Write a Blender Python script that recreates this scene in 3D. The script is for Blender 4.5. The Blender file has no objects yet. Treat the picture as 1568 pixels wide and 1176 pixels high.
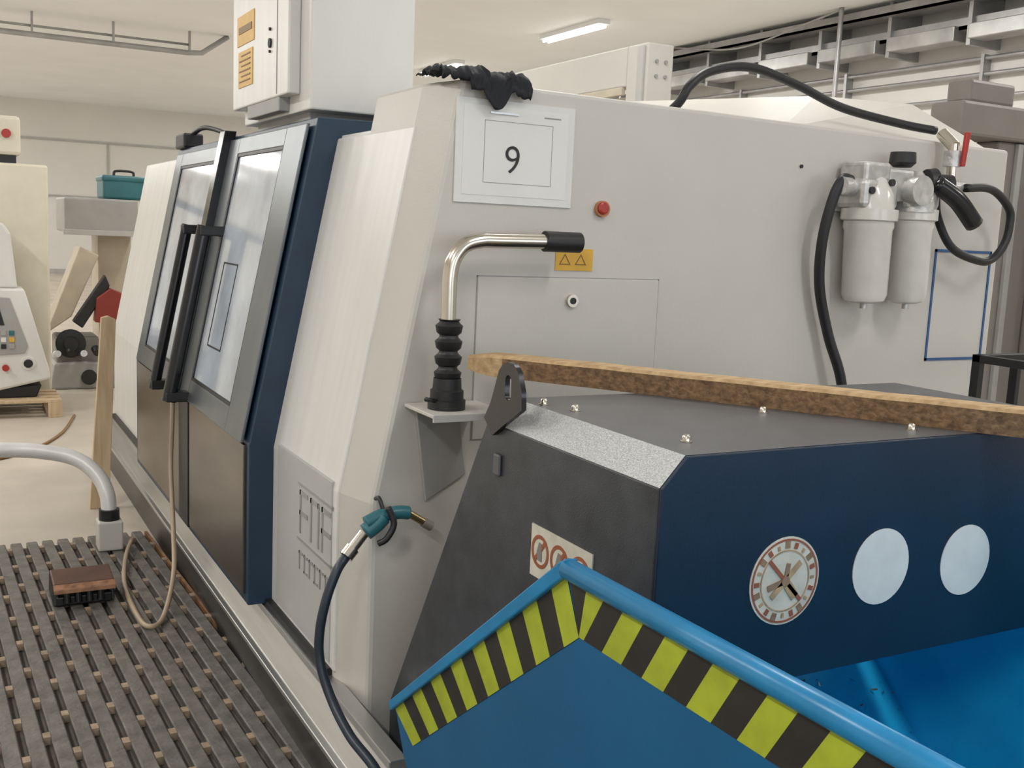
import bpy, bmesh, math, random
from mathutils import Vector, Matrix, noise, Euler
random.seed(3)
SC=bpy.context.scene
# ------------------------------------------------------------------ materials
def M(name,col,rough=.5,metal=0.,var=.08,scale=6.,bump=0.,bscale=60.,emit=0.,spec=.5,streak=None,coat=0.):
    m=bpy.data.materials.new(name);m.use_nodes=True
    nt=m.node_tree;b=nt.nodes['Principled BSDF']
    b.inputs['Roughness'].default_value=rough;b.inputs['Metallic'].default_value=metal
    b.inputs['Specular IOR Level'].default_value=spec
    b.inputs['Coat Weight'].default_value=coat
    tc=nt.nodes.new('ShaderNodeTexCoord');mp=nt.nodes.new('ShaderNodeMapping')
    nt.links.new(tc.outputs['Object'],mp.inputs[0])
    if streak:mp.inputs['Scale'].default_value=streak
    n=nt.nodes.new('ShaderNodeTexNoise');n.inputs['Scale'].default_value=scale;n.inputs['Detail'].default_value=5
    nt.links.new(mp.outputs[0],n.inputs[0])
    cr=nt.nodes.new('ShaderNodeValToRGB')
    e=cr.color_ramp.elements;e[0].position=.3;e[1].position=.7
    e[0].color=(*[c*(1-var) for c in col],1);e[1].color=(*[min(1,c*(1+var)) for c in col],1)
    nt.links.new(n.outputs[0],cr.inputs[0]);nt.links.new(cr.outputs[0],b.inputs['Base Color'])
    if bump:
        n2=nt.nodes.new('ShaderNodeTexNoise');n2.inputs['Scale'].default_value=bscale;n2.inputs['Detail'].default_value=3
        nt.links.new(mp.outputs[0],n2.inputs[0])
        bp=nt.nodes.new('ShaderNodeBump');bp.inputs['Strength'].default_value=bump;bp.inputs['Distance'].default_value=.01
        nt.links.new(n2.outputs[0],bp.inputs['Height']);nt.links.new(bp.outputs[0],b.inputs['Normal'])
    if emit:
        b.inputs['Emission Color'].default_value=(*col,1);b.inputs['Emission Strength'].default_value=emit
    return m
CREAM=M('cream_paint',(.555,.53,.485),.42,var=.03,scale=3,bump=.05,bscale=150)
CREAMF=M('cream_front_paint',(.69,.68,.65),.35,var=.05,scale=3,streak=(1,6,.6),bump=.04,bscale=90)
CREAMD=M('cream_panel_grey',(.46,.455,.44),.45,var=.04)
BRKT=M('bracket_grey',(.36,.35,.33),.4,metal=.2,var=.06)
YCREAM=M('aged_cream_paint',(.68,.63,.51),.5,var=.05)
NAVY=M('navy_paint',(.012,.036,.070),.4,var=.15,scale=8,bump=.05,bscale=200)
NAVYD=M('dark_navy_paint',(.004,.014,.033),.45,var=.2,scale=5,bump=.08,bscale=250)
GREY=M('textured_dark_grey',(.055,.060,.068),.36,metal=.3,var=.25,scale=14,bump=.12,bscale=300)
GREYT=M('grey_top_sheet',(.10,.10,.105),.42,metal=.2,var=.12,scale=9,bump=.08,bscale=300)
EDGE_HI=M('speckled_edge_highlight',(.48,.49,.50),.38,metal=.6,var=.3,scale=260,bump=.3,bscale=400)  # reflection highlight along the conveyor chamfer, put into the colour as speckled metal
STEEL=M('brushed_steel',(.50,.50,.49),.32,metal=.9,var=.1,scale=8,streak=(1,.2,6))
FRAME=M('door_frame_metal',(.16,.18,.195),.33,metal=.6,var=.12,scale=6)
BRONZE=M('satin_door_sheet',(.19,.168,.142),.28,metal=.9,var=.18,scale=2,streak=(1,1,3))
GLASS=M('milky_window',(.48,.53,.60),.08,var=.25,scale=3.5,spec=1.)
BLACK=M('black_rubber',(.012,.012,.013),.45,var=.2)
BLACKG=M('black_gloss',(.008,.008,.01),.2,var=.2)
CHROME=M('satin_nickel',(.62,.57,.49),.22,metal=1,var=.06)
BLUE=M('blue_skip_paint',(.003,.10,.235),.38,var=.08,scale=5,bump=.03)
BLUEI_LIT=M('blue_skip_inner_lit',(.02,.55,1.0),.30,var=.12,scale=7,bump=.12,bscale=35)  # brighter copy of the skip blue; light on the interior put into the colour
BLUER=M('blue_rim_paint',(.012,.20,.42),.3,var=.12,scale=12)
HY=M('hazard_lime',(.35,.41,.025),.5,var=.15,scale=20)
HB=M('hazard_black',(.018,.016,.013),.5,var=.3,scale=20)
WHITE=M('white_sticker',(.70,.69,.65),.5,var=.05,scale=20)
FADED=M('faded_sticker',(.62,.58,.48),.5,var=.12,scale=25)
PAPER=M('paper_white',(.74,.73,.70),.6,var=.03)
SLEEVE=M('plastic_sleeve',(.66,.65,.61),.22,var=.03)
INK=M('ink_black',(.02,.02,.02),.6)
THIN=M('thin_print',(.3,.3,.29),.6)
YEL=M('yellow_sticker',(.66,.38,.04),.45,var=.08,scale=20)
BROWN=M('sticker_print',(.22,.11,.02),.5)
RED=M('red_plastic',(.38,.03,.02),.35,var=.1)
REDP=M('faded_red_print',(.30,.09,.04),.5)
ORANGE=M('orange_ring',(.45,.20,.08),.5)
def woodmat(name,c1,c2,sc,ns=6,bump=.4):
    m=bpy.data.materials.new(name);m.use_nodes=True;nt=m.node_tree;b=nt.nodes['Principled BSDF']
    b.inputs['Roughness'].default_value=.7
    tc=nt.nodes.new('ShaderNodeTexCoord');mp=nt.nodes.new('ShaderNodeMapping');mp.inputs['Scale'].default_value=sc
    mp.inputs['Rotation'].default_value=(0,0,.97) if ns>6 else (0,0,0)
    n=nt.nodes.new('ShaderNodeTexNoise');n.inputs['Scale'].default_value=ns;n.inputs['Detail'].default_value=8;n.inputs['Distortion'].default_value=.3
    cr=nt.nodes.new('ShaderNodeValToRGB');cr.color_ramp.elements[0].position=.3;cr.color_ramp.elements[1].position=.7
    cr.color_ramp.elements[0].color=(*c1,1);cr.color_ramp.elements[1].color=(*c2,1)
    nt.links.new(tc.outputs['Object'],mp.inputs[0]);nt.links.new(mp.outputs[0],n.inputs[0])
    nt.links.new(n.outputs[0],cr.inputs[0]);nt.links.new(cr.outputs[0],b.inputs['Base Color'])
    bp=nt.nodes.new('ShaderNodeBump');bp.inputs['Strength'].default_value=bump;bp.inputs['Distance'].default_value=.01
    nt.links.new(n.outputs[0],bp.inputs['Height']);nt.links.new(bp.outputs[0],b.inputs['Normal'])
    return m
WOOD=woodmat('dark_beam_side',(.09,.048,.020),(.26,.15,.07),(1.2,3,3),26,.4)  # beam sides, darker than its top and left end
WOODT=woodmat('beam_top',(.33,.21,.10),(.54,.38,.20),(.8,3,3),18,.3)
PINE=woodmat('pine_board',(.48,.34,.20),(.64,.49,.32),(6,6,.6))
MATM=M('grating_rubber',(.125,.115,.105),.40,var=.35,scale=18,bump=.3,bscale=60)
MATG=M('grating_gap',(.10,.085,.07),.8,var=.3,scale=15)
MATC=M('grating_bead',(.30,.22,.15),.6,var=.3,scale=30)
CONC=M('worn_concrete',(.53,.47,.395),.5,var=.15,scale=1.6,bump=.1,bscale=25)
WALL=M('wall_paint',(.75,.735,.70),.7,var=.03,scale=1)
CEIL=M('ceiling_paint',(.86,.87,.88),.8,var=.03,scale=1)
TRIM=M('wall_trim_grey',(.45,.44,.42),.6)
PIPE=M('galvanised',(.38,.38,.38),.4,metal=.5,var=.12)
DUCT=M('duct_metal',(.40,.40,.39),.4,metal=.5,var=.25,scale=3)
TAUPE=M('taupe_paint',(.22,.20,.18),.5,var=.05)
TEAL=M('teal_paint',(.025,.125,.15),.4,var=.2)
MGREY=M('machine_grey',(.34,.335,.32),.5,var=.08)
BEIGE=M('beige_sheet',(.52,.45,.35),.5,var=.1)
TAN=M('tan_hose',(.38,.29,.20),.45,var=.1)
BLUET=M('blue_tape',(.03,.10,.25),.5)
PLAST=M('frosted_bowl',(.64,.61,.56),.18,var=.05,scale=15)
ALC=M('cast_aluminium',(.52,.51,.49),.38,metal=.55,var=.25,scale=25,bump=.2,bscale=80)
LAMP=M('fluorescent_tube',(1,.98,.94),.5,emit=6.,var=0)
CLOTH=M('black_cloth',(.012,.013,.017),.8,var=.3,scale=25,bump=.3)
# ------------------------------------------------------------------ builders
def empty(name):
    o=bpy.data.objects.new(name,None);SC.collection.objects.link(o);return o
def reg(me,name,mat,par=None,smooth=False,bevel=0):
    o=bpy.data.objects.new(name,me);SC.collection.objects.link(o)
    if mat:
        for mm in (mat if isinstance(mat,(list,tuple)) else [mat]):me.materials.append(mm)
    if par:o.parent=par
    if smooth:
        for p in me.polygons:p.use_smooth=True
    if bevel:
        md=o.modifiers.new('bev','BEVEL');md.width=bevel;md.segments=2;md.limit_method='ANGLE';md.angle_limit=.6
    return o
def mesh(name,vs,fs,mat,par=None,smooth=False,bevel=0,fixn=True):
    me=bpy.data.meshes.new(name);me.from_pydata([tuple(v) for v in vs],[],fs)
    if fixn:
        bm=bmesh.new();bm.from_mesh(me);bmesh.ops.recalc_face_normals(bm,faces=bm.faces);bm.to_mesh(me);bm.free()
    return reg(me,name,mat,par,smooth,bevel)
def box(name,a,b,mat,par=None,bevel=.004):
    x0,y0,z0=a;x1,y1,z1=b
    vs=[(x,y,z) for x in(x0,x1) for y in(y0,y1) for z in(z0,z1)]
    fs=[(0,1,3,2),(4,6,7,5),(0,4,5,1),(2,3,7,6),(0,2,6,4),(1,5,7,3)]
    return mesh(name,vs,fs,mat,par,bevel=bevel)
def prism(name,prof,axis,a,b,mat,par=None,bevel=0):
    def P(p,k):
        return {'x':(k,p[0],p[1]),'y':(p[0],k,p[1]),'z':(p[0],p[1],k)}[axis]
    n=len(prof);vs=[P(p,a) for p in prof]+[P(p,b) for p in prof]
    fs=[tuple(range(n)),tuple(range(2*n-1,n-1,-1))]+[(i,(i+1)%n,n+(i+1)%n,n+i) for i in range(n)]
    return mesh(name,vs,fs,mat,par,bevel=bevel)
def lathe(name,p0,p1,prof,mat,par=None,seg=28,smooth=True):
    p0=Vector(p0);p1=Vector(p1);d=(p1-p0).normalized()
    u=d.orthogonal().normalized();w=d.cross(u);vs=[];fs=[];L=(p1-p0).length
    for t,r in prof:
        c=p0+d*L*t
        for i in range(seg):
            a=2*math.pi*i/seg;vs.append(c+u*r*math.cos(a)+w*r*math.sin(a))
    for j in range(len(prof)-1):
        for i in range(seg):
            fs.append((j*seg+i,j*seg+(i+1)%seg,(j+1)*seg+(i+1)%seg,(j+1)*seg+i))
    fs.append(tuple(range(seg)));fs.append(tuple((len(prof)-1)*seg+i for i in range(seg)))
    o=mesh(name,vs,fs,mat,par)
    if smooth:
        for p in o.data.polygons:p.use_smooth=len(p.vertices)==4
        md=o.modifiers.new('es','EDGE_SPLIT');md.split_angle=.7
    return o
def cyl(name,p0,p1,r,mat,par=None,seg=24):
    return lathe(name,p0,p1,[(0,r),(1,r)],mat,par,seg)
def sweep(name,pts,r,mat,par=None,seg=12,sub=8,smoothpath=True):
    pts=[Vector(p) for p in pts];P=[]
    if smoothpath and len(pts)>2:
        q=[pts[0]*2-pts[1]]+pts+[pts[-1]*2-pts[-2]]
        for i in range(1,len(q)-2):
            a,b,c,d=q[i-1:i+3]
            for k in range(sub):
                t=k/sub
                P.append(.5*((2*b)+(c-a)*t+(2*a-5*b+4*c-d)*t*t+(3*b-a-3*c+d)*t**3))
        P.append(pts[-1])
    else:P=pts
    T=[(P[min(i+1,len(P)-1)]-P[max(i-1,0)]).normalized() for i in range(len(P))]
    u=T[0].orthogonal().normalized();vs=[];fs=[]
    for i,c in enumerate(P):
        u=(u-T[i]*u.dot(T[i])).normalized();w=T[i].cross(u)
        for k in range(seg):
            a=2*math.pi*k/seg;vs.append(c+u*r*math.cos(a)+w*r*math.sin(a))
    for j in range(len(P)-1):
        for i in range(seg):
            fs.append((j*seg+i,j*seg+(i+1)%seg,(j+1)*seg+(i+1)%seg,(j+1)*seg+i))
    n=len(P);fs.append(tuple(range(seg)));fs.append(tuple((n-1)*seg+i for i in range(seg)))
    return mesh(name,vs,fs,mat,par,smooth=True)
def plate(name,outer,holes,axis,k,th,mat,par=None):
    cu=bpy.data.curves.new(name,'CURVE');cu.dimensions='2D';cu.fill_mode='BOTH';cu.extrude=th/2
    for poly in [outer]+holes:
        s=cu.splines.new('POLY');s.points.add(len(poly)-1);s.use_cyclic_u=True
        for i,p in enumerate(poly):s.points[i].co=(p[0],p[1],0,1)
    o=bpy.data.objects.new(name,cu);SC.collection.objects.link(o)
    dg=bpy.context.evaluated_depsgraph_get();dg.update()
    me=bpy.data.meshes.new_from_object(o.evaluated_get(dg));bpy.data.objects.remove(o)
    R={'x':Matrix(((0,0,1,k),(1,0,0,0),(0,1,0,0),(0,0,0,1))),'y':Matrix(((1,0,0,0),(0,0,-1,k),(0,1,0,0),(0,0,0,1))),'z':Matrix.Translation((0,0,k))}[axis]
    me.transform(R);me.materials.clear()
    return reg(me,name,mat,par)
def disc(name,c,r,axis,th,mat,par=None,rin=0):
    seg=40;o=[(c[0]+r*math.cos(i*math.tau/seg),c[1]+r*math.sin(i*math.tau/seg)) for i in range(seg)]
    h=[[(c[0]+rin*math.cos(i*math.tau/seg),c[1]+rin*math.sin(i*math.tau/seg)) for i in range(seg)]] if rin else []
    return plate(name,o,h,axis,c[2],th,mat,par)
def text(name,s,size,loc,rot,mat,par=None):
    cu=bpy.data.curves.new(name,'FONT');cu.body=s;cu.size=size;cu.extrude=.0006;cu.align_x='CENTER';cu.align_y='CENTER';cu.offset=-.0012
    o=bpy.data.objects.new(name,cu);SC.collection.objects.link(o)
    dg=bpy.context.evaluated_depsgraph_get();dg.update()
    me=bpy.data.meshes.new_from_object(o.evaluated_get(dg));bpy.data.objects.remove(o)
    me.transform(Matrix.Translation(loc)@Euler(rot).to_matrix().to_4x4());me.materials.clear()
    return reg(me,name,mat,par)
def boxes(name,lst,mat,par=None,bevel=0):
    vs=[];fs=[]
    for a,b in lst:
        n=len(vs);x0,y0,z0=a;x1,y1,z1=b
        vs+=[(x,y,z) for x in(x0,x1) for y in(y0,y1) for z in(z0,z1)]
        fs+=[tuple(n+i for i in f) for f in [(0,1,3,2),(4,6,7,5),(0,4,5,1),(2,3,7,6),(0,2,6,4),(1,5,7,3)]]
    return mesh(name,vs,fs,mat,par,bevel=bevel)
# ------------------------------------------------------------------ room
X0,X1,Y0,Y1,ZC=-6.,10.2,-4.,30.,4.42
box('floor',(X0,Y0,-.1),(X1,Y1,0),CONC,bevel=0)
box('ceiling',(X0,Y0,ZC),(X1,Y1,ZC+.1),CEIL,bevel=0)
box('wall_left',(X0-.1,Y0,0),(X0,Y1,ZC),WALL,bevel=0)
box('wall_right',(X1,Y0,0),(X1+.1,Y1,ZC),WALL,bevel=0)
box('wall_back',(X0,Y1,0),(X1,Y1+.1,ZC),WALL,bevel=0)
# front wall (behind the viewpoint); its two windows are added to let in fill light
WN=[(-1.5,1.5),(3.,6.)];WZ0,WZ1=1.0,3.2
lst=[((X0,Y0-.1,0),(X1,Y0,WZ0)),((X0,Y0-.1,WZ1),(X1,Y0,ZC)),((X0,Y0-.1,WZ0),(WN[0][0],Y0,WZ1)),((WN[0][1],Y0-.1,WZ0),(WN[1][0],Y0,WZ1)),((WN[1][1],Y0-.1,WZ0),(X1,Y0,WZ1))]
boxes('wall_front',lst,WALL)
for i,(a,b) in enumerate(WN):
    fr_=[]
    for x in(a,(a+b)/2-.03,b-.06):fr_.append(((x,Y0-.08,WZ0),(x+.06,Y0-.02,WZ1)))
    for z in(WZ0,(WZ0+WZ1)/2,WZ1-.06):fr_.append(((a,Y0-.08,z),(b,Y0-.02,z+.06)))
    boxes('window_%d'%(i+1),fr_,TRIM)
    l=bpy.data.lights.new('daylight','AREA');l.shape='RECTANGLE';l.size=b-a;l.size_y=WZ1-WZ0;l.energy=48;l.color=(.84,.92,1.)  # cool area light added outside the opening to fill the dark skip interior
    o=bpy.data.objects.new('window_daylight',l);SC.collection.objects.link(o);o.location=((a+b)/2,Y0-.3,(WZ0+WZ1)/2);o.rotation_euler=(math.radians(90),0,0)
box('trim_1',(X0,Y1-.04,3.42),(X1,Y1,3.47),TRIM)
boxes('trim_2',[((x,Y1-.03,0),(x+.05,Y1,3.42)) for x in(-4,-1.4,1.2,3.9,6.5,9)],TRIM)
box('trim_3',(X0,Y1-.04,2.0),(X1,Y1,2.04),TRIM)
box('baseboard_back',(X0,Y1-.02,0),(X1,Y1,.12),TRIM)
cp=empty('ceiling_pipe')
sweep('pipe_run',[(-5.5,17,4.1),(3.4,17,4.1),(3.6,17,4.12),(4.0,17,4.41)],.04,PIPE,cp,smoothpath=False)
sweep('pipe_run_thin',[(-5.5,17,4.22),(3.4,17,4.22)],.018,PIPE,cp,smoothpath=False)
boxes('hangers',[((x,16.97,4.1),(x+.03,17.03,4.42)) for x in(-4,-2,0,1.2,2.3,3.4)],PIPE,cp)
ct=empty('cable_tray')
boxes('tray_channel',[((9.75,-3,3.98),(10.15,22,4.02)),((9.75,-3,3.98),(9.77,22,4.10)),((9.6,-3,4.25),(9.9,22,4.28)),((9.6,-3,4.25),(9.62,22,4.36))],PIPE,ct)
boxes('tray_brackets',[((9.70,y,3.80),(10.2,y+.05,4.42)) for y in [i*1.1-2 for i in range(20)]],PIPE,ct)
boxes('duct_sections',[((9.68,y,3.86),(9.95,y+.92,4.02)) for y in [i*1.1-1.8 for i in range(20)]],DUCT,ct,.01)
wp=empty('wall_conduit')
for i,z in enumerate((3.72,3.55,3.30)):
    cyl('conduit_%d'%i,(10.12,-3,z),(10.12,24,z),.025,PIPE,wp,12)
boxes('conduit_clips',[((10.08,y,3.25),(10.2,y+.04,3.76)) for y in range(-2,22,2)],PIPE,wp)
sweep('drop_pipe',[(9.5,9.6,4.42),(9.5,9.6,4.0),(9.5,9.6,3.2)],.03,PIPE,wp)
sweep('sag_cable',[(9.6,13,4.4),(9.55,11.5,4.2),(9.5,10.2,4.32),(9.5,9.6,4.4)],.012,PIPE,wp)
def lamp(x,y,e=70):
    L=empty('ceiling_lamp');
    box('housing',(x-.09,y-.78,4.36),(x+.09,y+.78,4.42),CEIL,L)
    cyl('tube_1',(x-.04,y-.74,4.335),(x-.04,y+.74,4.335),.02,LAMP,L,10)
    cyl('tube_2',(x+.04,y-.74,4.335),(x+.04,y+.74,4.335),.02,LAMP,L,10)
    l=bpy.data.lights.new('lamp_light','AREA');l.shape='RECTANGLE';l.size=.3;l.size_y=1.5;l.energy=e;l.color=(1,.985,.955)
    o=bpy.data.objects.new('lamp_light',l);SC.collection.objects.link(o);o.location=(x,y,4.30);o.parent=L
for y in(-.4,4):lamp(7.72,y,68)
for y in(8.4,12.8,17.2,21.6,26):lamp(7.72,y,90)
for y in(-.4,4,8.4,12.8):lamp(2.6,y,50)
for y in(-2.,2.4,6.8):lamp(-2.4,y,88)
for y in(11.2,15.6,20,24.4,28):lamp(-2.4,y,115)
# ------------------------------------------------------------------ machine
mc=empty('cnc_machining_center')
def xf(z):return 1.0 if z<.83 else 1.0+.195*(z-.83)
XR=3.56
ye=7.3
prism('body_shell',[(1.0,0),(1.0,.83),(xf(1.9),1.9),(XR,1.9),(XR,0)],'y',3.0,ye,CREAMF,mc)
prism('front_panel',[(.985,.28),(.985,.83),(xf(1.89)-.012,1.89),(1.5,1.89),(1.5,.28)],'y',2.825,3.50,CREAMF,mc,bevel=.006)
prism('end_front_panel',[(.985,.28),(.985,.83),(xf(1.93)-.012,1.93),(1.5,1.93),(1.5,.28)],'y',5.86,7.34,CREAMF,mc,bevel=.006)
zt=2.01
vs=[];
for z in(.0,.83,zt):
    vs+= [(xf(z)-.01,2.835,z),(xf(z)+.035,2.67,z),(XR,2.67,z if z<zt else 1.99),(XR,3.2,z),(xf(z)-.01,3.2,z)]
fs=[]
for j in range(2):
    for i in range(5):
        fs.append((j*5+i,j*5+(i+1)%5,(j+1)*5+(i+1)%5,(j+1)*5+i))
fs+=[(0,1,2,3,4),(10,11,12,13,14)]
mesh('end_cap',vs,fs,CREAM,mc,bevel=.012)
me=bpy.data.meshes.new('rc');bm=bmesh.new()
for v in [(2.45,2.70,1.98),(3.5,2.70,1.98),(3.5,4.4,1.98),(1.95,4.4,1.98),(3.12,3.25,2.20),(3.5,3.1,2.19),(3.5,4.2,2.2),(2.75,4.2,2.22)]:bm.verts.new(v)
bmesh.ops.convex_hull(bm,input=bm.verts);bm.to_mesh(me);bm.free()
reg(me,'roof_cover',CREAM,mc)
def xh(z):return .90 if z<.84 else .90+.2*(z-.84)
HY0,HY1=3.49,5.86
prism('door_hood',[(.90,.27),(.90,.84),(xh(1.955),1.955),(1.5,1.96),(1.5,.27)],'y',HY0,HY1,NAVY,mc,bevel=.004)
def slab(name,y0,y1,z0,z1,off,mat,th=.012,bevel=.003):
    prof=[(xh(z0)-off,z0)]
    if z0<.84<z1:prof.append((.90-off,.84))
    prof.append((xh(z1)-off,z1));back=[(p[0]+th,p[1]) for p in reversed(prof)]
    return prism(name,prof+back,'y',y0,y1,mat,mc,bevel)
slab('door_lower_1',3.53,4.44,.30,.835,.010,BRONZE)
slab('door_lower_2',4.66,5.80,.30,.835,.006,BRONZE)
slab('door_gap',4.45,4.64,.29,.88,.014,BLACK)
def frame(n,y0,y1,z0,z1,gy0,gy1,gz0,gz1,off):
    slab(n+'_stile_1',y0,gy0,z0,z1,off,FRAME);slab(n+'_stile_2',gy1,y1,z0,z1,off,FRAME)
    slab(n+'_rail_1',gy0,gy1,z0,gz0,off,FRAME);slab(n+'_rail_2',gy0,gy1,gz1,z1,off,FRAME)
    slab(n+'_window',gy0-.01,gy1+.01,gz0-.01,gz1+.01,off-.008,GLASS,bevel=0)
    e=.012
    slab(n+'_seal_1',gy0,gy0+e,gz0,gz1,off-.002,BLACK,bevel=0);slab(n+'_seal_2',gy1-e,gy1,gz0,gz1,off-.002,BLACK,bevel=0)
    slab(n+'_seal_3',gy0,gy1,gz1-e,gz1,off-.002,BLACK,bevel=0);slab(n+'_seal_4',gy0,gy1,gz0,gz0+e,off-.002,BLACK,bevel=0)
frame('right_door',3.53,4.60,.842,1.935,3.76,4.43,.93,1.87,.022)
frame('left_door',4.70,5.82,.842,1.925,4.86,5.66,.93,1.86,.010)
slab('door_center_profile',4.60,4.69,.842,1.975,.055,BLACKG,th=.05)
for i,a in enumerate([(4.08,4.086,1.09,1.43),(4.30,4.306,1.09,1.43),(4.08,4.306,1.09,1.096),(4.08,4.306,1.424,1.43)]):
    slab('window_outline_%d'%i,*a,.016,INK,bevel=0)
for i,(y,rr) in enumerate(((4.45,.03),(4.80,.024))):
    zb,zt2=.84,1.57
    p0=(xh(zb)-.09,y,zb);p1=(xh(zt2)-.09,y,zt2)
    cyl('door_handle_bar_%d'%i,p0,p1,rr,BLACKG,mc)
    for z in(zb+.02,zt2-.02):
        box('door_handle_foot_%d'%i,(xh(z)-.11,y-.035,z-.02),(xh(z)+.0,y+.035,z+.02),BLACK,mc)
box('hood_limit_switch',(1.10,5.62,1.955),(1.2,5.84,2.03),BLACK,mc,.01)
sweep('switch_cable',[(1.15,5.7,2.02),(1.17,5.5,2.05),(1.2,5.3,2.03),(1.22,5.0,1.975)],.012,BLACK,mc)
TY0=2.30
prism('coolant_tray',[(.90,0),(.90,.15),(.885,.15),(.885,.165),(.905,.168),(.955,.24),(.955,.262),(1.005,.262),(1.005,0)],'y',TY0,7.38,STEEL,mc,bevel=.003)
box('plinth_kick',(.893,TY0,0),(.90,7.38,.145),M('plinth_dark',(.06,.057,.053),.35,metal=.5,var=.2),mc,0)
box('tray_slot',(.962,2.85,.255),(1.0,7.3,.285),BLACK,mc,0)
box('badge_panel',(.980,2.86,.30),(.99,3.42,.855),CREAMD,mc,.002)
mk=[]
def mark(y0,y1,z0,z1):mk.append(((.977,y0,z0),(.982,y1,z1)))
for k,y in enumerate((3.16,3.05,2.94,)):
    mark(y-.012,y,.62,.76);mark(y-.08,y,.745,.76)
    if k!=1:mark(y-.08,y,.68,.695)
    if k==1:mark(y-.085,y-.073,.62,.76)
mark(2.85,3.18,.595,.602);mark(2.85,3.18,.775,.782)
for k in range(6):
    y=3.16-k*.052;mark(y-.008,y,.50,.56);mark(y-.035,y,.552,.56)
    if k%2:mark(y-.035,y,.50,.508)
boxes('badge_marks',mk,M('badge_print',(.36,.36,.35),.4,metal=.3),mc)
def groove(n,x0,z0,x1,z1,m=THIN):box(n,(x0,2.6675,z0),(x1,2.672,z1),m,mc,0)
box('access_flap',(1.335,2.664,1.0),(1.965,2.672,1.472),CREAM,mc,.002)
for n,a in enumerate([(1.332,1.472,1.968,1.475),(1.332,1.0,1.335,1.475),(1.965,1.0,1.968,1.475)]):groove('access_groove_%d'%n,*a)
cyl('access_lock',(1.647,2.668,1.406),(1.647,2.652,1.406),.019,CHROME,mc);cyl('access_lock_key',(1.647,2.653,1.406),(1.647,2.650,1.406),.010,INK,mc)
cyl('red_button_ring',(1.738,2.67,1.681),(1.738,2.655,1.681),.024,ORANGE,mc);lathe('red_button',(1.735,2.656,1.683),(1.735,2.645,1.683),[(0,.019),(.7,.018),(1,.012)],RED,mc)
cyl('side_plug',(2.52,2.672,1.86),(2.52,2.664,1.86),.006,INK,mc,12)
ws=empty('warning_sticker')
box('sticker_base',(1.588,2.6675,1.495),(1.718,2.6695,1.56),YEL,ws,0)
for i,x in enumerate((1.62,1.675)):
    plate('sticker_triangle_%d'%i,[(x-.02,1.512),(x+.02,1.512),(x,1.545)],[[(x-.015,1.515),(x+.015,1.515),(x,1.540)]],'y',2.667,.001,BROWN,ws)
bt=empty('blue_tape_frame')
boxes('tape',[((3.208,2.666,1.599),(3.52,2.6695,1.609)),((3.208,2.666,1.195),(3.52,2.6695,1.205)),((3.208,2.666,1.195),(3.217,2.6695,1.609)),((3.511,2.666,1.195),(3.52,2.6695,1.609))],BLUET,bt)
ps=empty('paper_sign')
box('sleeve',(1.248,2.664,1.678),(1.628,2.6695,1.962),SLEEVE,ps,0)
box('sheet',(1.270,2.6625,1.70),(1.606,2.6645,1.945),PAPER,ps,0)
boxes('border',[((1.335,2.6618,1.905),(1.555,2.6628,1.9065)),((1.335,2.6618,1.735),(1.555,2.6628,1.7365)),((1.335,2.6618,1.735),(1.3365,2.6628,1.9065)),((1.5535,2.6618,1.735),(1.555,2.6628,1.9065)),((1.525,2.6618,1.925),(1.58,2.6628,1.929))],THIN,ps)
box('clip',(1.35,2.658,1.925),(1.44,2.664,1.93),STEEL,ps,0)
text('digit_9','9',.112,(1.426,2.661,1.798),(math.pi/2,0,0),INK,ps)
tb=empty('electrical_cabinet')
box('cabinet_body',(1.13,3.60,1.99),(1.51,4.50,2.85),CREAMF,tb,.006)
box('cabinet_feet',(1.16,3.7,1.96),(1.48,4.4,1.995),MGREY,tb)
box('panel_box',(1.085,3.72,2.05),(1.13,4.52,2.85),CREAMF,tb,.006)
box('panel_seam',(1.083,3.86,2.06),(1.087,3.864,2.85),THIN,tb,0)
box('panel_under',(1.09,3.85,2.0),(1.13,4.3,2.055),MGREY,tb)
box('sticker_1',(1.082,4.18,2.295),(1.086,4.44,2.41),YEL,tb,0)
box('sticker_2',(1.082,4.20,2.13),(1.086,4.42,2.27),YEL,tb,0)
boxes('sticker_text',[((1.080,4.21,2.34),(1.083,4.41,2.366)),]+[((1.080,4.23,2.15+.02*i),(1.083,4.40-.03*(i%2),2.155+.02*i)) for i in range(6)],BROWN,tb)
for i,z in enumerate((2.25,2.30,2.22)):cyl('keyhole_%d'%i,(1.088,3.95,z),(1.078,3.95,z),(.017,.006,.005)[i],INK,tb,14)
# ------------------------------------------------------------------ black cloth on corner
nx,ny=70,26;vs=[];fs=[]
for i in range(nx):
    for j in range(ny):
        u=i/(nx-1);v=j/(ny-1)
        x=1.19+.275*u+.012*noise.noise(Vector((u*4,v*4,7)));s=-.05+.22*v
        if .45<u<.75:s-=.04*math.sin((u-.45)/.3*math.pi)*(1-v)
        if u<.3:s+=.03*(1-v)
        h=.016+.024*abs(noise.noise(Vector((u*7,v*5,3))))+.012*noise.noise(Vector((u*17,v*11,9)))+.018*math.exp(-((u-.38)/.16)**2)+.014*math.exp(-((u-.8)/.1)**2)+.008*math.exp(-((u-.1)/.1)**2)
        if s>=0:y=2.652+s;z=2.008+h
        else:y=2.652-h*.7;z=2.008+h*.6+s
        vs.append((x,y,z))
for i in range(nx-1):
    for j in range(ny-1):
        a=i*ny+j;fs.append((a,a+1,a+ny+1,a+ny))
o=mesh('cloth_rag',vs,fs,CLOTH,smooth=True);md=o.modifiers.new('s','SOLIDIFY');md.thickness=.004
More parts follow.
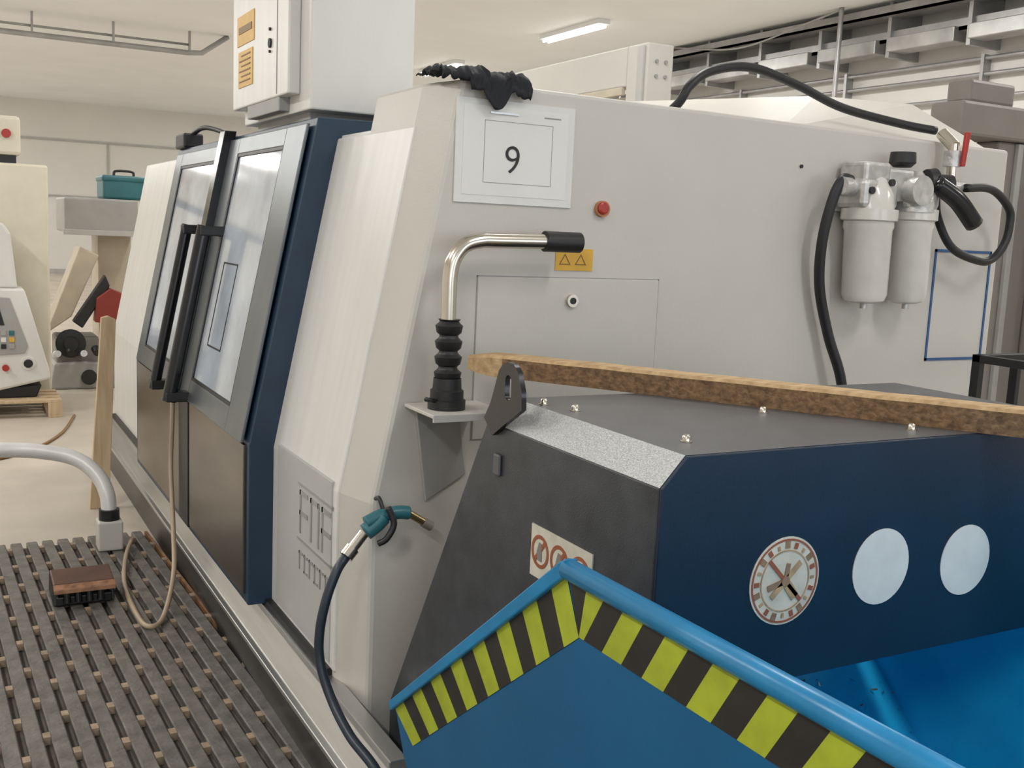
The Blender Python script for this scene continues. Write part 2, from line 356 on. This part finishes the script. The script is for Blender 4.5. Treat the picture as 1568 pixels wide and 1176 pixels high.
# ------------------------------------------------------------------ gooseneck arm on bracket
ga=empty('gooseneck_arm')
prism('bracket_body',[(1.150,1.105),(1.285,1.105),(1.312,.90),(1.19,.83)],'y',2.655,2.669,BRKT,ga,bevel=.003)
box('bracket_plate',(1.12,2.47,1.105),(1.345,2.668,1.115),CREAM,ga,.002)
box('bracket_lip',(1.12,2.465,1.095),(1.345,2.472,1.115),CREAMD,ga,.001)
lathe('foot',(1.20,2.56,1.115),(1.20,2.56,1.20),[(0,.052),(.3,.052),(.32,.046),(.6,.046),(.65,.040),(1,.038)],BLACK,ga)
bel=[];N=4
for i in range(N):
    t=i/N;bel+= [(t,.026),(t+.04,.034),(t+.15,.038),(t+.19,.030),(t+.22,.026)]
bel.append((1,.031))
lathe('bellows',(1.20,2.56,1.19),(1.20,2.56,1.36),bel,BLACK,ga)
sweep('tube',[(1.197,2.56,1.34),(1.196,2.56,1.42),(1.197,2.56,1.48),(1.208,2.56,1.525),(1.238,2.56,1.56),(1.285,2.56,1.574),(1.34,2.56,1.576),(1.51,2.56,1.579)],.021,CHROME,ga,seg=20)
cyl('end_sleeve',(1.485,2.56,1.579),(1.60,2.56,1.579),.029,BLACK,ga)
sweep('clamp_lever',[(1.16,2.54,1.14),(1.12,2.52,1.15)],.006,BLACK,ga,smoothpath=False)
# ------------------------------------------------------------------ filter regulator
fr=empty('air_filter_regulator')
yF=2.585
for i,(x,zt_,r) in enumerate(((2.735,1.70,.084),(2.94,1.71,.078))):
    lathe('bowl_%d'%i,(x+.03,yF,zt_),(x+.04,yF,1.415),[(0,r*.98),(.1,r),(.14,r*.94),(.9,r*.90),(.97,r*.8),(1,r*.5)],PLAST,fr)
    lathe('bowl_collar_%d'%i,(x+.03,yF,zt_+.035),(x+.03,yF,zt_-.01),[(0,r*.9),(.1,r*1.12),(.9,r*1.12),(1,r)],PLAST,fr)
    box('head_%d'%i,(x-.065,yF-.06,zt_+.03),(x+.10,yF+.075,zt_+.13),ALC,fr,.018)
    lathe('dome_%d'%i,(x+.02,yF-.01,zt_+.02),(x+.02,yF-.01,zt_+.16),[(0,.08),(.4,.075),(.75,.05),(1,.02)],PLAST if i==0 else ALC,fr)
    cyl('drain_%d'%i,(x+.042,yF,1.42),(x+.042,yF,1.395),.012,ALC,fr,12)
box('top_block',(2.68,yF-.05,1.80),(2.80,yF+.07,1.885),ALC,fr,.012)
box('joint_block',(2.79,yF-.045,1.76),(2.92,yF+.07,1.87),ALC,fr,.012)
lathe('pressure_gauge',(2.90,yF-.03,1.80),(2.90,yF-.10,1.80),[(0,.04),(.6,.05),(1,.05)],ALC,fr)
for i,x in enumerate((2.70,2.79,2.97)):cyl('head_screw_%d'%i,(x,yF-.058,1.79+.03*(i%2)),(x,yF-.068,1.79+.03*(i%2)),.012,INK,fr,12)
lathe('regulator_knob',(2.90,yF,1.88),(2.90,yF,1.93),[(0,.03),(.3,.045),(1,.042)],BLACK,fr)
lathe('side_knob',(2.68,yF,1.80),(2.60,yF-.02,1.80),[(0,.03),(.7,.034),(1,.03)],ALC,fr)
lathe('lubricator_1',(3.0,yF-.02,1.83),(3.09,yF-.05,1.83),[(0,.05),(.3,.055),(.35,.035),(1,.035)],BLACK,fr)
sweep('black_lever',[(2.99,yF-.07,1.83),(3.08,yF-.09,1.78),(3.17,yF-.10,1.70)],.032,BLACKG,fr)
box('back_plate',(2.66,2.64,1.72),(3.05,2.668,1.80),STEEL,fr)
cyl('outlet_pipe',(3.03,yF,1.83),(3.22,yF,1.83),.018,ALC,fr)
cyl('riser',(3.17,2.60,1.83),(3.165,2.60,1.98),.018,CHROME,fr)
cyl('valve_body',(3.165,2.60,1.90),(3.165,2.60,1.955),.030,ALC,fr)
prism('valve_handle',[(3.165,1.90),(3.182,1.90),(3.195,2.02),(3.172,2.02)],'y',2.555,2.568,RED,fr,.003)
cyl('elbow',(3.17,2.60,1.97),(3.17,2.66,2.02),.022,CHROME,fr)
sweep('air_hose',[(2.04,2.95,1.93),(2.07,2.78,2.02),(2.10,2.75,2.085),(2.184,2.75,2.14),(2.344,2.75,2.168),(2.547,2.75,2.134),(2.765,2.75,2.079),(3.027,2.72,2.045),(3.16,2.68,2.03)],.015,BLACK)
sweep('loop_hose',[(3.20,2.56,1.827),(3.34,2.56,1.83),(3.446,2.56,1.768),(3.46,2.56,1.70),(3.441,2.56,1.634),(3.39,2.56,1.585),(3.318,2.56,1.572),(3.187,2.58,1.615),(3.12,2.60,1.72),(3.098,2.60,1.81)],.015,BLACK,fr)
sweep('supply_hose',[(2.65,2.57,1.82),(2.612,2.57,1.819),(2.585,2.58,1.75),(2.575,2.60,1.616),(2.60,2.62,1.467),(2.66,2.62,1.30),(2.723,2.60,1.133),(2.76,2.60,.9)],.018,BLACK,fr)
# ------------------------------------------------------------------ chip conveyor
cv=empty('chip_conveyor')
XB=2.40
prof=[(1.451,.755),(1.451,1.165),(2.12,1.165),(2.66,.245),(2.66,0.0),(2.26,0.0),(2.26,.52),(1.80,.755)]
prism('housing',prof,'x',1.10,XB,GREY,cv,bevel=.004)
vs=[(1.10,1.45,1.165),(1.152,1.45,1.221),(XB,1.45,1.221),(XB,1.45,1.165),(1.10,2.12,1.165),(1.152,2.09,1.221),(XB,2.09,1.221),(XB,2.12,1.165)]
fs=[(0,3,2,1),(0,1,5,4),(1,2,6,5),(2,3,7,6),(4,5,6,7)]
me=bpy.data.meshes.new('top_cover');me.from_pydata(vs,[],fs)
reg(me,'top_cover',[NAVYD,EDGE_HI,GREYT],cv)
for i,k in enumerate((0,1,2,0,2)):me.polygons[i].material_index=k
prism('front_sheet',[(1.101,.755),(1.101,1.165),(1.152,1.220),(XB,1.220),(XB,.755)],'y',1.443,1.4515,NAVYD,cv,.002)
def sc(p):return (p[0]*.976,1.6-(1.6-p[1])*.976)
lug=[(2.165,1.165),(2.135,1.205),(2.115,1.25),(2.10,1.285),(2.085,1.300),(2.06,1.310),(2.03,1.308),(2.008,1.293),(1.988,1.25),(1.985,1.212),(2.03,1.185),(2.08,1.155),(2.12,1.13)]
plate('lifting_lug',[sc(p) for p in lug],[[sc((2.052+.015*math.cos(a),1.252+(.014 if math.sin(a)>0 else -.014)+.015*math.sin(a))) for a in [i*math.tau/16+.01 for i in range(16)]]],'x',1.093,.012,BLACKG,cv)
for i,(x,y) in enumerate(((1.173,1.99),(1.20,1.90),(1.23,1.549),(1.622,1.775),(1.804,1.515),(2.15,1.7))):
    lathe('bolt_%d'%i,(x,y,1.221),(x,y,1.236),[(0,.012),(.2,.012),(.25,.009),(.8,.008),(1,.005)],CHROME,cv,12)
box('edge_hinge',(1.092,2.04,1.05),(1.10,2.07,1.10),GREYT,cv)
box('safety_label',(1.0965,1.645,.872),(1.0995,1.885,.985),FADED,cv,0)
for i,y in enumerate((1.845,1.766,1.686)):
    disc('symbol_ring_%d'%i,(y,.932,1.0958),.036,'x',.001,REDP,cv,rin=.028)
    plate('symbol_bar_%d'%i,[(y-.027,.957),(y-.020,.963),(y+.027,.910),(y+.020,.904)],[],'x',1.0955,.001,REDP,cv)
    plate('symbol_figure_%d'%i,[(y-.008,.912),(y+.008,.912),(y+.012,.930),(y+.004,.952),(y-.006,.950)],[],'x',1.0953,.001,TAUPE,cv)
dy=1.4425
DB=M('dial_brown',(.26,.16,.09),.5,var=.3,scale=30)
OL=M('dial_ochre',(.42,.28,.15),.5,var=.3,scale=30)
disc('dial_face',(1.407,.960,dy),.088,'y',.002,FADED,cv)
disc('dial_ring',(1.407,.960,dy-.0015),.084,'y',.001,REDP,cv,rin=.080)
disc('dial_ring_inner',(1.407,.960,dy-.0015),.062,'y',.001,OL,cv,rin=.059)
disc('dial_hub',(1.407,.960,dy-.003),.010,'y',.003,DB,cv)
for i in range(20):
    a=i*math.tau/20
    c,s=math.cos(a),math.sin(a)
    r0=.065;r1=.074+.003*(i%3);w=.003+.003*((i*7)%3)/2
    plate('dial_tick_%d'%i,[(1.407+c*r0-s*w,.96+s*r0+c*w),(1.407+c*r1-s*w,.96+s*r1+c*w),(1.407+c*r1+s*w,.96+s*r1-c*w),(1.407+c*r0+s*w,.96+s*r0-c*w)],[],'y',dy-.002,.001,(OL,DB,REDP)[(i*5)%3],cv)
def bar(n,a,w,l0,l1,m):
    c,s=math.cos(a),math.sin(a)
    plate(n,[(1.407+c*l0-s*w,.96+s*l0+c*w),(1.407+c*l1-s*w,.96+s*l1+c*w),(1.407+c*l1+s*w,.96+s*l1-c*w),(1.407+c*l0+s*w,.96+s*l0-c*w)],[],'y',dy-.0025,.001,m,cv)
bar('dial_slash',2.35,.004,-.06,.062,REDP)
bar('dial_limb_1',.75,.006,-.045,.05,OL);bar('dial_limb_2',-.9,.010,.01,.045,OL);bar('dial_limb_3',1.4,.005,.0,.035,DB);bar('dial_limb_4',3.4,.006,.008,.045,DB)
disc('disc_1',(1.668,.958,dy),.080,'y',.002,WHITE,cv);disc('disc_2',(1.926,.943,dy),.078,'y',.002,WHITE,cv)
# ------------------------------------------------------------------ wooden beam on the conveyor
A=Vector((1.245,2.512,1.2215));B=Vector((2.22,1.09,1.2215));d=(B-A).normalized();nrm=Vector((d.y,-d.x,0))
L=(B-A).length;w=.075;h=.058
me=bpy.data.meshes.new('wooden_beam');bm=bmesh.new();rings=[]
N=60
for i in range(N+1):
    t=i/N*L;k=1.
    if t<.09:k=.45+.55*math.sin(min(1,t/.09)*math.pi/2)
    j=.0015*noise.noise(Vector((t*9,1,1)))
    c=A+d*t
    hh=h+j
    ww=w*k/2
    pts=[(-ww,0+(1-k)*.02),(-ww,hh-.008-(1-k)*.02),(-ww+.006,hh-(1-k)*.02),(ww-.006,hh-(1-k)*.02),(ww,hh-.008-(1-k)*.02),(ww,(1-k)*.02)]
    rings.append([bm.verts.new(c+nrm*p[0]+Vector((0,0,p[1]))) for p in pts])
for i in range(N):
    for k in range(6):
        f=bm.faces.new((rings[i][k],rings[i][(k+1)%6],rings[i+1][(k+1)%6],rings[i+1][k]))
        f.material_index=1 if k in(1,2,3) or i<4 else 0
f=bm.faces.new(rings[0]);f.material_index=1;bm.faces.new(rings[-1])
bmesh.ops.recalc_face_normals(bm,faces=bm.faces);bm.to_mesh(me);bm.free()
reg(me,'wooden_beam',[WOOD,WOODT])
# ------------------------------------------------------------------ tipping skip
sk=empty('tipping_skip')
XS,XE=.92,2.46
ZA=1.035
side=[(.40,1.05),(1.453,ZA),(2.19,.468),(2.13,.37),(1.88,.13),(.75,.13),(.40,.50)]
prism('side_plate_1',side,'x',XS,XS+.006,BLUE,sk);prism('side_plate_2',side,'x',XE-.006,XE,BLUEI_LIT,sk)
fl=[(2.17,.42),(1.88,.14),(.75,.14),(.41,.50),(.41,1.05)]
vs=[];fs=[]
for x in(XS+.004,XE-.004):vs+=[(x,p[0],p[1]) for p in fl]
n=len(fl)
for i in range(n-1):fs.append((i,i+1,n+i+1,n+i))
o=mesh('hopper_floor',vs,fs,BLUEI_LIT,sk,fixn=False);md=o.modifiers.new('s','SOLIDIFY');md.thickness=.005;md.offset=0
for x in(XS,XE):
    sweep('rim_level',[(x,.39,1.053),(x,1.453,ZA+.003)],.0185,BLUER,sk,smoothpath=False,seg=16)
    prism('rim_slope',[(1.445,ZA+.023),(1.462,ZA+.015),(2.205,.475),(2.195,.455),(1.45,ZA-.010)],'x',x-.012,x+.014,BLUER,sk,.003)
box('rear_rim',(XS,.385,1.04),(XE,.415,1.07),BLUER,sk)
W_=.092
p_=.055;xt=XS-.0015
bm_y=[];bm_b=[]
def quad(lst,pts):lst.append([(xt,a,b) for a,b in pts])
def zt_at(y):return ZA-.010+(1.453-y)*.0142
shear=.055
y=1.50;i=0
while y>.42:
    a,b=y,y-p_
    ya,yb,yc,yd=min(a-shear,1.445),min(b-shear,1.445),min(b,1.405),min(a,1.405)
    quad(bm_y if i%2 else bm_b,[(ya,zt_at(ya)),(yb,zt_at(yb)),(yc,zt_at(yc)-W_),(yd,zt_at(yd)-W_)]);y-=p_;i+=1
s0=Vector((1.453,ZA-.010));s1=Vector((2.185,.462));q0=Vector((1.405,ZA-.01-W_));q1=Vector((2.075,.42))
ns=15
for j in range(ns):
    t0=j/ns;t1=(j+1)/ns
    a=s0.lerp(s1,t0);b=s0.lerp(s1,t1);c=q0.lerp(q1,t1);e=q0.lerp(q1,t0)
    quad(bm_y if j%2==0 else bm_b,[a,b,c,e])
for nme,lst,mt in(('hazard_tape_lime',bm_y,HY),('hazard_tape_black',bm_b,HB)):
    vs=[];fs=[]
    for qd in lst:
        n=len(vs);vs+=qd;fs.append((n,n+1,n+2,n+3))
    mesh(nme,vs,fs,mt,sk)
for x in(XS+.15,XE-.15):
    for y in(.85,1.75):
        cyl('caster',(x-.025,y,.065),(x+.025,y,.065),.065,BLACK,sk)
        box('caster_fork',(x-.035,y-.04,.07),(x+.035,y+.04,.135),STEEL,sk)
vs=[];fs=[]
for i in range(1500):
    x=min(2.44,random.gauss(2.2,.18));y=max(.8,min(1.86,random.gauss(1.5,.16)));z=.147+.15*math.exp(-((x-2.25)/.22)**2-((y-1.5)/.2)**2)*random.random()**.5
    if random.random()<.04: y=random.uniform(1.9,2.1);z=.155+(y-1.88)*.966
    a=random.random()*math.tau;s=random.uniform(.006,.018);n=len(vs)
    dx,dy_=math.cos(a)*s,math.sin(a)*s
    vs+=[(x,y,z),(x+dx,y+dy_,z+.004),(x+dx-dy_*.3,y+dy_+dx*.3,z+.008),(x-dy_*.4,y+dx*.4,z+.003)];fs.append((n,n+1,n+2,n+3))
mesh('metal_chips',vs,fs,M('chip_metal',(.35,.36,.38),.35,metal=.9),sk)
# ------------------------------------------------------------------ spray gun + hose
sg=empty('spray_gun')
yG=2.60
sweep('body',[(.99,yG,.80),(1.03,yG,.816),(1.08,yG,.822),(1.115,yG,.818)],.019,TEAL,sg)
sweep('grip',[(1.04,yG,.815),(1.02,yG,.795),(.99,yG,.775)],.024,TEAL,sg)
sweep('trigger',[(1.045,yG-.02,.845),(1.06,yG-.03,.80),(1.04,yG-.03,.76),(1.02,yG-.02,.745)],.009,BLACK,sg)
sweep('hook',[(1.04,yG,.83),(1.035,yG+.02,.86),(1.04,2.66,.85)],.006,BLACK,sg)
cyl('nozzle',(1.11,yG,.82),(1.165,yG,.785),.011,M('brass',(.42,.32,.16),.3,metal=.9),sg)
cyl('nozzle_tip',(1.16,yG,.788),(1.185,yG,.772),.014,TAUPE,sg)
cyl('connector_1',(.985,yG,.772),(.95,yG-.01,.737),.015,CHROME,sg);cyl('connector_2',(.95,yG-.01,.737),(.93,yG-.015,.717),.020,CHROME,sg)
sweep('feed_hose',[(.93,yG-.015,.717),(.90,2.57,.685),(.868,2.56,.61),(.852,2.56,.52),(.853,2.55,.44),(.868,2.50,.36),(.885,2.40,.30),(.92,2.28,.24),(.925,2.24,.12),(.90,2.22,.02)],.013,M('dark_blue_hose',(.02,.03,.045),.4),sg)
# ------------------------------------------------------------------ grating
gr=empty('floor_grating')
ang=math.radians(2.0);gy0,gy1=.9,5.3
piv=Vector((.86,5.3,0))
pitch=.068
def rot(v):
    v=Vector(v)-piv;return Vector((v.x*math.cos(ang)-v.y*math.sin(ang),v.x*math.sin(ang)+v.y*math.cos(ang),v.z))+piv
def rb(lst,name,mat):
    vs=[];fs=[]
    for a,b in lst:
        n=len(vs);x0,y0,z0=a;x1,y1,z1=b
        vs+=[rot((x,y,z)) for x in(x0,x1) for y in(y0,y1) for z in(z0,z1)]
        fs+=[tuple(n+i for i in f) for f in [(0,1,3,2),(4,6,7,5),(0,4,5,1),(2,3,7,6),(0,2,6,4),(1,5,7,3)]]
    return mesh(name,vs,fs,mat,gr)
sl=[];bd=[]
x=.86-pitch-.01;row=0
while x>-2.2:
    sl.append(((x,gy0,.018),(x+.047,gy1,.045)))
    y=gy0+(.13 if row%2 else .0)
    while y<gy1-.1:
        bd.append(((x+.047,y,.018),(x+pitch,y+.035,.044)))
        y+=.26
    x-=pitch;row+=1
o=rb(sl,'slats',MATM);md=o.modifiers.new('b','BEVEL');md.width=.004;md.segments=1
rb(bd,'spacer_beads',MATC);rb([((-2.2,gy0,.001),(.86,gy1,.016))],'base_sheet',MATG)
rb([((.845,gy0,.002),(.858,gy1,.040))],'edge_strip',M('edge_strip_brown',(.22,.11,.05),.5,var=.4,scale=20))
# ------------------------------------------------------------------ bent pipe
bp=empty('pipe_handle')
sweep('tube_bend',[(-1.2,5.2,.05),(-1.2,5.25,.40),(-1.1,5.3,.50),(-.9,5.32,.52),(-.3,5.36,.50),(.21,5.34,.485),(.40,5.28,.475),(.53,5.22,.445),(.61,5.15,.38),(.645,5.09,.30),(.65,5.06,.21)],.035,M('pale_pipe',(.66,.65,.63),.4,metal=.1),bp,seg=20)
cyl('collar',(.65,5.06,.235),(.65,5.06,.175),.046,BLACK,bp)
box('foot_block',(.595,5.005,.046),(.705,5.115,.185),CREAM,bp,.008)
box('far_foot',(-1.27,5.13,.046),(-1.13,5.27,.07),BLACK,bp)
sweep('tan_cable',[(.87,4.69,.86),(.868,4.69,.70),(.86,4.68,.50),(.84,4.52,.27),(.80,4.30,.14),(.715,4.04,.065),(.655,3.95,.062),(.625,4.05,.062),(.63,4.45,.062),(.685,4.80,.075),(.74,5.0,.09),(.75,5.06,.06)],.010,TAN)
fp=empty('foot_pedal')
prism('base',[(4.33,.047),(4.57,.047),(4.55,.10),(4.33,.085)],'x',.355,.565,BLACK,fp,.006)
prism('guard',[(4.31,.118),(4.34,.138),(4.50,.15),(4.52,.135),(4.50,.12),(4.33,.105)],'x',.345,.575,M('pedal_brown',(.085,.035,.022),.5,var=.4),fp,.006)
prism('guard_lip',[(4.300,.108),(4.302,.124),(4.325,.140),(4.330,.132),(4.312,.118),(4.31,.105)],'x',.345,.575,M('pedal_worn_edge',(.30,.15,.08),.5,var=.4,scale=30),fp,.002)
for x in(.345,.553):prism('guard_side',[(4.34,.047),(4.55,.047),(4.52,.14),(4.36,.125)],'x',x,x+.022,BLACK,fp,.004)
for i in range(4):cyl('pedal_spring_%d'%i,(.395+.042*i,4.328,.06),(.395+.042*i,4.335,.10),.015,BLACKG,fp,10)
prism('wooden_plank',[(.665,0),(.765,0),(.81,1.04),(.77,1.06),(.735,1.05)],'y',5.95,5.985,PINE,bevel=.004)
# ------------------------------------------------------------------ pallet + console
pl=empty('pallet')
boxes('deck_boards',[((-.45,8.8+i*.15,.12),(.79,8.8+i*.15+.10,.142)) for i in range(4)],PINE,pl,.002)
boxes('blocks',[((x,y,.022),(x+.1,y+.1,.12)) for x in(-.45,.12,.69) for y in(8.8,9.25)],PINE,pl,.002)
boxes('bottom_boards',[((x,8.8,0),(x+.1,9.35,.022)) for x in(-.45,.12,.69)],PINE,pl,.002)
co=empty('control_console')
yc=8.9
prism('console_body',[(-.4,.22),(.36,.21),(.72,.29),(.715,.36),(.545,1.0),(-.4,1.01)],'y',yc,9.28,CREAMF,co,.02)
prism('console_base',[(-.4,.142),(.62,.142),(.66,.24),(-.4,.2)],'y',yc+.05,9.25,BLACK,co,.01)
prism('console_head',[(-.4,1.0),(.50,1.0),(.46,1.42),(.41,1.50),(-.4,1.50)],'y',yc+.04,9.28,CREAMF,co,.02)
prism('display_bezel',[(-.3,.98),(.44,.93),(.56,.56),(.54,.50),(-.3,.44)],'y',yc-.012,yc+.01,MGREY,co,.004)
prism('display',[(-.3,.92),(.36,.88),(.40,.72),(-.3,.72)],'y',yc-.018,yc,BLACK,co,.002)
BTN=[BLACK,WHITE,MGREY,YEL,TEAL,RED]
for i in range(6):
    for j in range(3):
        x=.14+.058*i;z=.66-.052*j
        box('key',(x,yc-.022,z-.018),(x+.036,yc,z+.018),BTN[(i*2+j*5)%6],co,.002)
lathe('override_dial',(.56,yc,.42),(.56,yc-.04,.42),[(0,.035),(.5,.032),(.55,.024),(1,.02)],BLACK,co)
lathe('override_dial_ring',(.56,yc,.42),(.56,yc-.012,.42),[(0,.055),(1,.052)],WHITE,co)
lathe('stop_button',(.40,yc,.39),(.40,yc-.04,.39),[(0,.025),(1,.025)],RED,co)
cb=empty('machine_cabinet')
box('cabinet_main',(-1.4,9.42,0),(.77,10.05,1.97),YCREAM,cb,.02)
box('cabinet_top_unit',(-.6,9.42,2.03),(.575,9.95,2.34),YCREAM,cb,.03)
box('cabinet_gap',(-.55,9.44,1.965),(.54,9.95,2.035),BLACK,cb)
cyl('indicator',(.47,9.42,2.2),(.47,9.40,2.2),.035,RED,cb)
box('cabinet_door_line',(.2,9.414,.1),(.206,9.42,1.9),THIN,cb,0)
bm_=empty('milling_machine')
box('bench_head',(.98,10.4,1.42),(1.62,11.2,1.74),MGREY,bm_,.02)
box('head_strip',(.97,10.39,1.40),(1.62,10.42,1.45),TRIM,bm_)
prism('slanted_chute',[(1.10,1.30),(1.26,1.22),(1.02,.66),(.80,.50)],'y',10.3,10.7,BEIGE,bm_,.01)
box('column',(1.3,10.7,0),(1.6,11.2,1.42),BEIGE,bm_,.01)
prism('dark_arm',[(1.02,.62),(1.10,.56),(1.34,.95),(1.30,1.05)],'y',10.2,10.32,BLACK,bm_,.01)
prism('red_guard',[(1.20,.62),(1.48,.60),(1.50,.86),(1.34,.93),(1.22,.84)],'y',10.15,10.3,M('dull_red',(.25,.03,.02),.5),bm_,.01)
prism('machine_base',[(.82,0),(1.46,0),(1.44,.22),(1.1,.26),(.86,.24)],'y',10.2,11.0,MGREY,bm_,.02)
box('gearbox',(.88,10.25,.22),(1.25,10.7,.48),TAUPE,bm_,.03)
lathe('flywheel',(1.0,10.24,.42),(1.0,10.16,.42),[(0,.13),(.3,.13),(.4,.07),(1,.06)],BLACK,bm_)
for k in range(5):lathe('fitting_%d'%k,(.88+.11*k,10.2,.32+.05*(k%2)),(.88+.11*k,10.12,.34),[(0,.04),(1,.03)],(STEEL,BLACK)[k%2],bm_)
lathe('hub',(1.15,10.19,.11),(1.15,10.15,.11),[(0,.07),(1,.06)],BLACK,bm_)
tc=empty('tool_case')
box('case_body',(1.32,10.45,1.742),(1.70,10.9,1.92),TEAL,tc,.02)
box('case_lid',(1.31,10.44,1.90),(1.71,10.91,1.96),TEAL,tc,.02)
sweep('case_handle',[(1.42,10.5,1.96),(1.44,10.5,2.0),(1.58,10.5,2.0),(1.60,10.5,1.96)],.012,BLACK,tc)
sweep('floor_cable',[(-.4,7.2,.01),(.2,7.3,.01),(.5,7.6,.01),(.72,8.1,.01),(.88,8.8,.01)],.010,BROWN)
# ------------------------------------------------------------------ enclosure frame behind
ef=empty('machine_enclosure')
box('post',(3.86,5.5,0),(4.06,5.72,2.80),CREAM,ef,.01)
box('post_face',(3.84,5.52,2.0),(3.86,5.58,2.78),CREAMD,ef,.003)
box('top_beam',(3.86,5.72,2.55),(3.96,10.5,2.80),CREAM,ef,.01)
box('beam_trim',(3.85,5.75,2.50),(3.88,10.5,2.55),BEIGE,ef)
box('panel',(3.93,5.72,0),(3.95,10.5,2.5),YCREAM,ef,0)
for i in range(4):cyl('bolt_%d'%i,(3.93+.07*(i%2),5.5,2.60+.09*(i//2)),(3.93+.07*(i%2),5.49,2.60+.09*(i//2)),.012,THIN,ef,12)
tm=empty('press_column')
box('column_main',(5.9,4.5,0),(7.2,4.85,2.31),TAUPE,tm,.02)
box('column_cap',(5.47,4.45,2.31),(7.2,4.70,2.52),TAUPE,tm,.02)
box('column_motor',(5.58,4.5,2.52),(6.0,4.68,2.66),TAUPE,tm,.02)
box('column_side',(6.3,4.3,0),(7.0,4.5,2.25),TAUPE,tm,.02)
box('column_rail',(6.05,4.47,0),(6.1,4.5,2.3),MGREY,tm)
rk=empty('steel_rack')
boxes('rack_tubes',[((2.89,2.19,1.255),(3.6,2.22,1.28)),((2.89,2.19,0),(2.915,2.22,1.26)),((3.08,2.19,1.10),(3.10,2.22,1.26)),((3.575,2.19,0),(3.6,2.22,1.26)),((2.89,2.19,.2),(3.6,2.22,.225)),((2.89,1.8,1.255),(2.915,2.22,1.28)),((3.575,1.8,1.255),(3.6,2.22,1.28)),((2.89,1.8,0),(2.915,1.83,1.28)),((3.575,1.8,0),(3.6,1.83,1.28)),((2.89,1.8,1.255),(3.6,1.825,1.28))],BLACK,rk,.002)
# ------------------------------------------------------------------ camera
yaw=math.radians(28.7);pitch_=math.radians(8.25);roll=math.radians(2.58)
fwd=Vector((math.sin(yaw)*math.cos(pitch_),math.cos(yaw)*math.cos(pitch_),-math.sin(pitch_)))
right=Vector((math.cos(yaw),-math.sin(yaw),0));up=right.cross(fwd)
r2=right*math.cos(roll)+up*math.sin(roll);u2=up*math.cos(roll)-right*math.sin(roll)
cam=bpy.data.cameras.new('camera');cam.sensor_width=36;cam.lens=36*1600/1568;cam.clip_start=.05
co_=bpy.data.objects.new('camera',cam);SC.collection.objects.link(co_)
co_.matrix_world=Matrix(((r2.x,u2.x,-fwd.x,0),(r2.y,u2.y,-fwd.y,0),(r2.z,u2.z,-fwd.z,1.6),(0,0,0,1)))
SC.camera=co_
w=bpy.data.worlds.new('world');SC.world=w;w.use_nodes=True
w.node_tree.nodes['Background'].inputs[0].default_value=(.75,.85,1.,1);w.node_tree.nodes['Background'].inputs[1].default_value=1.0
SC.view_settings.view_transform='Standard';SC.view_settings.look='None';SC.view_settings.exposure=0
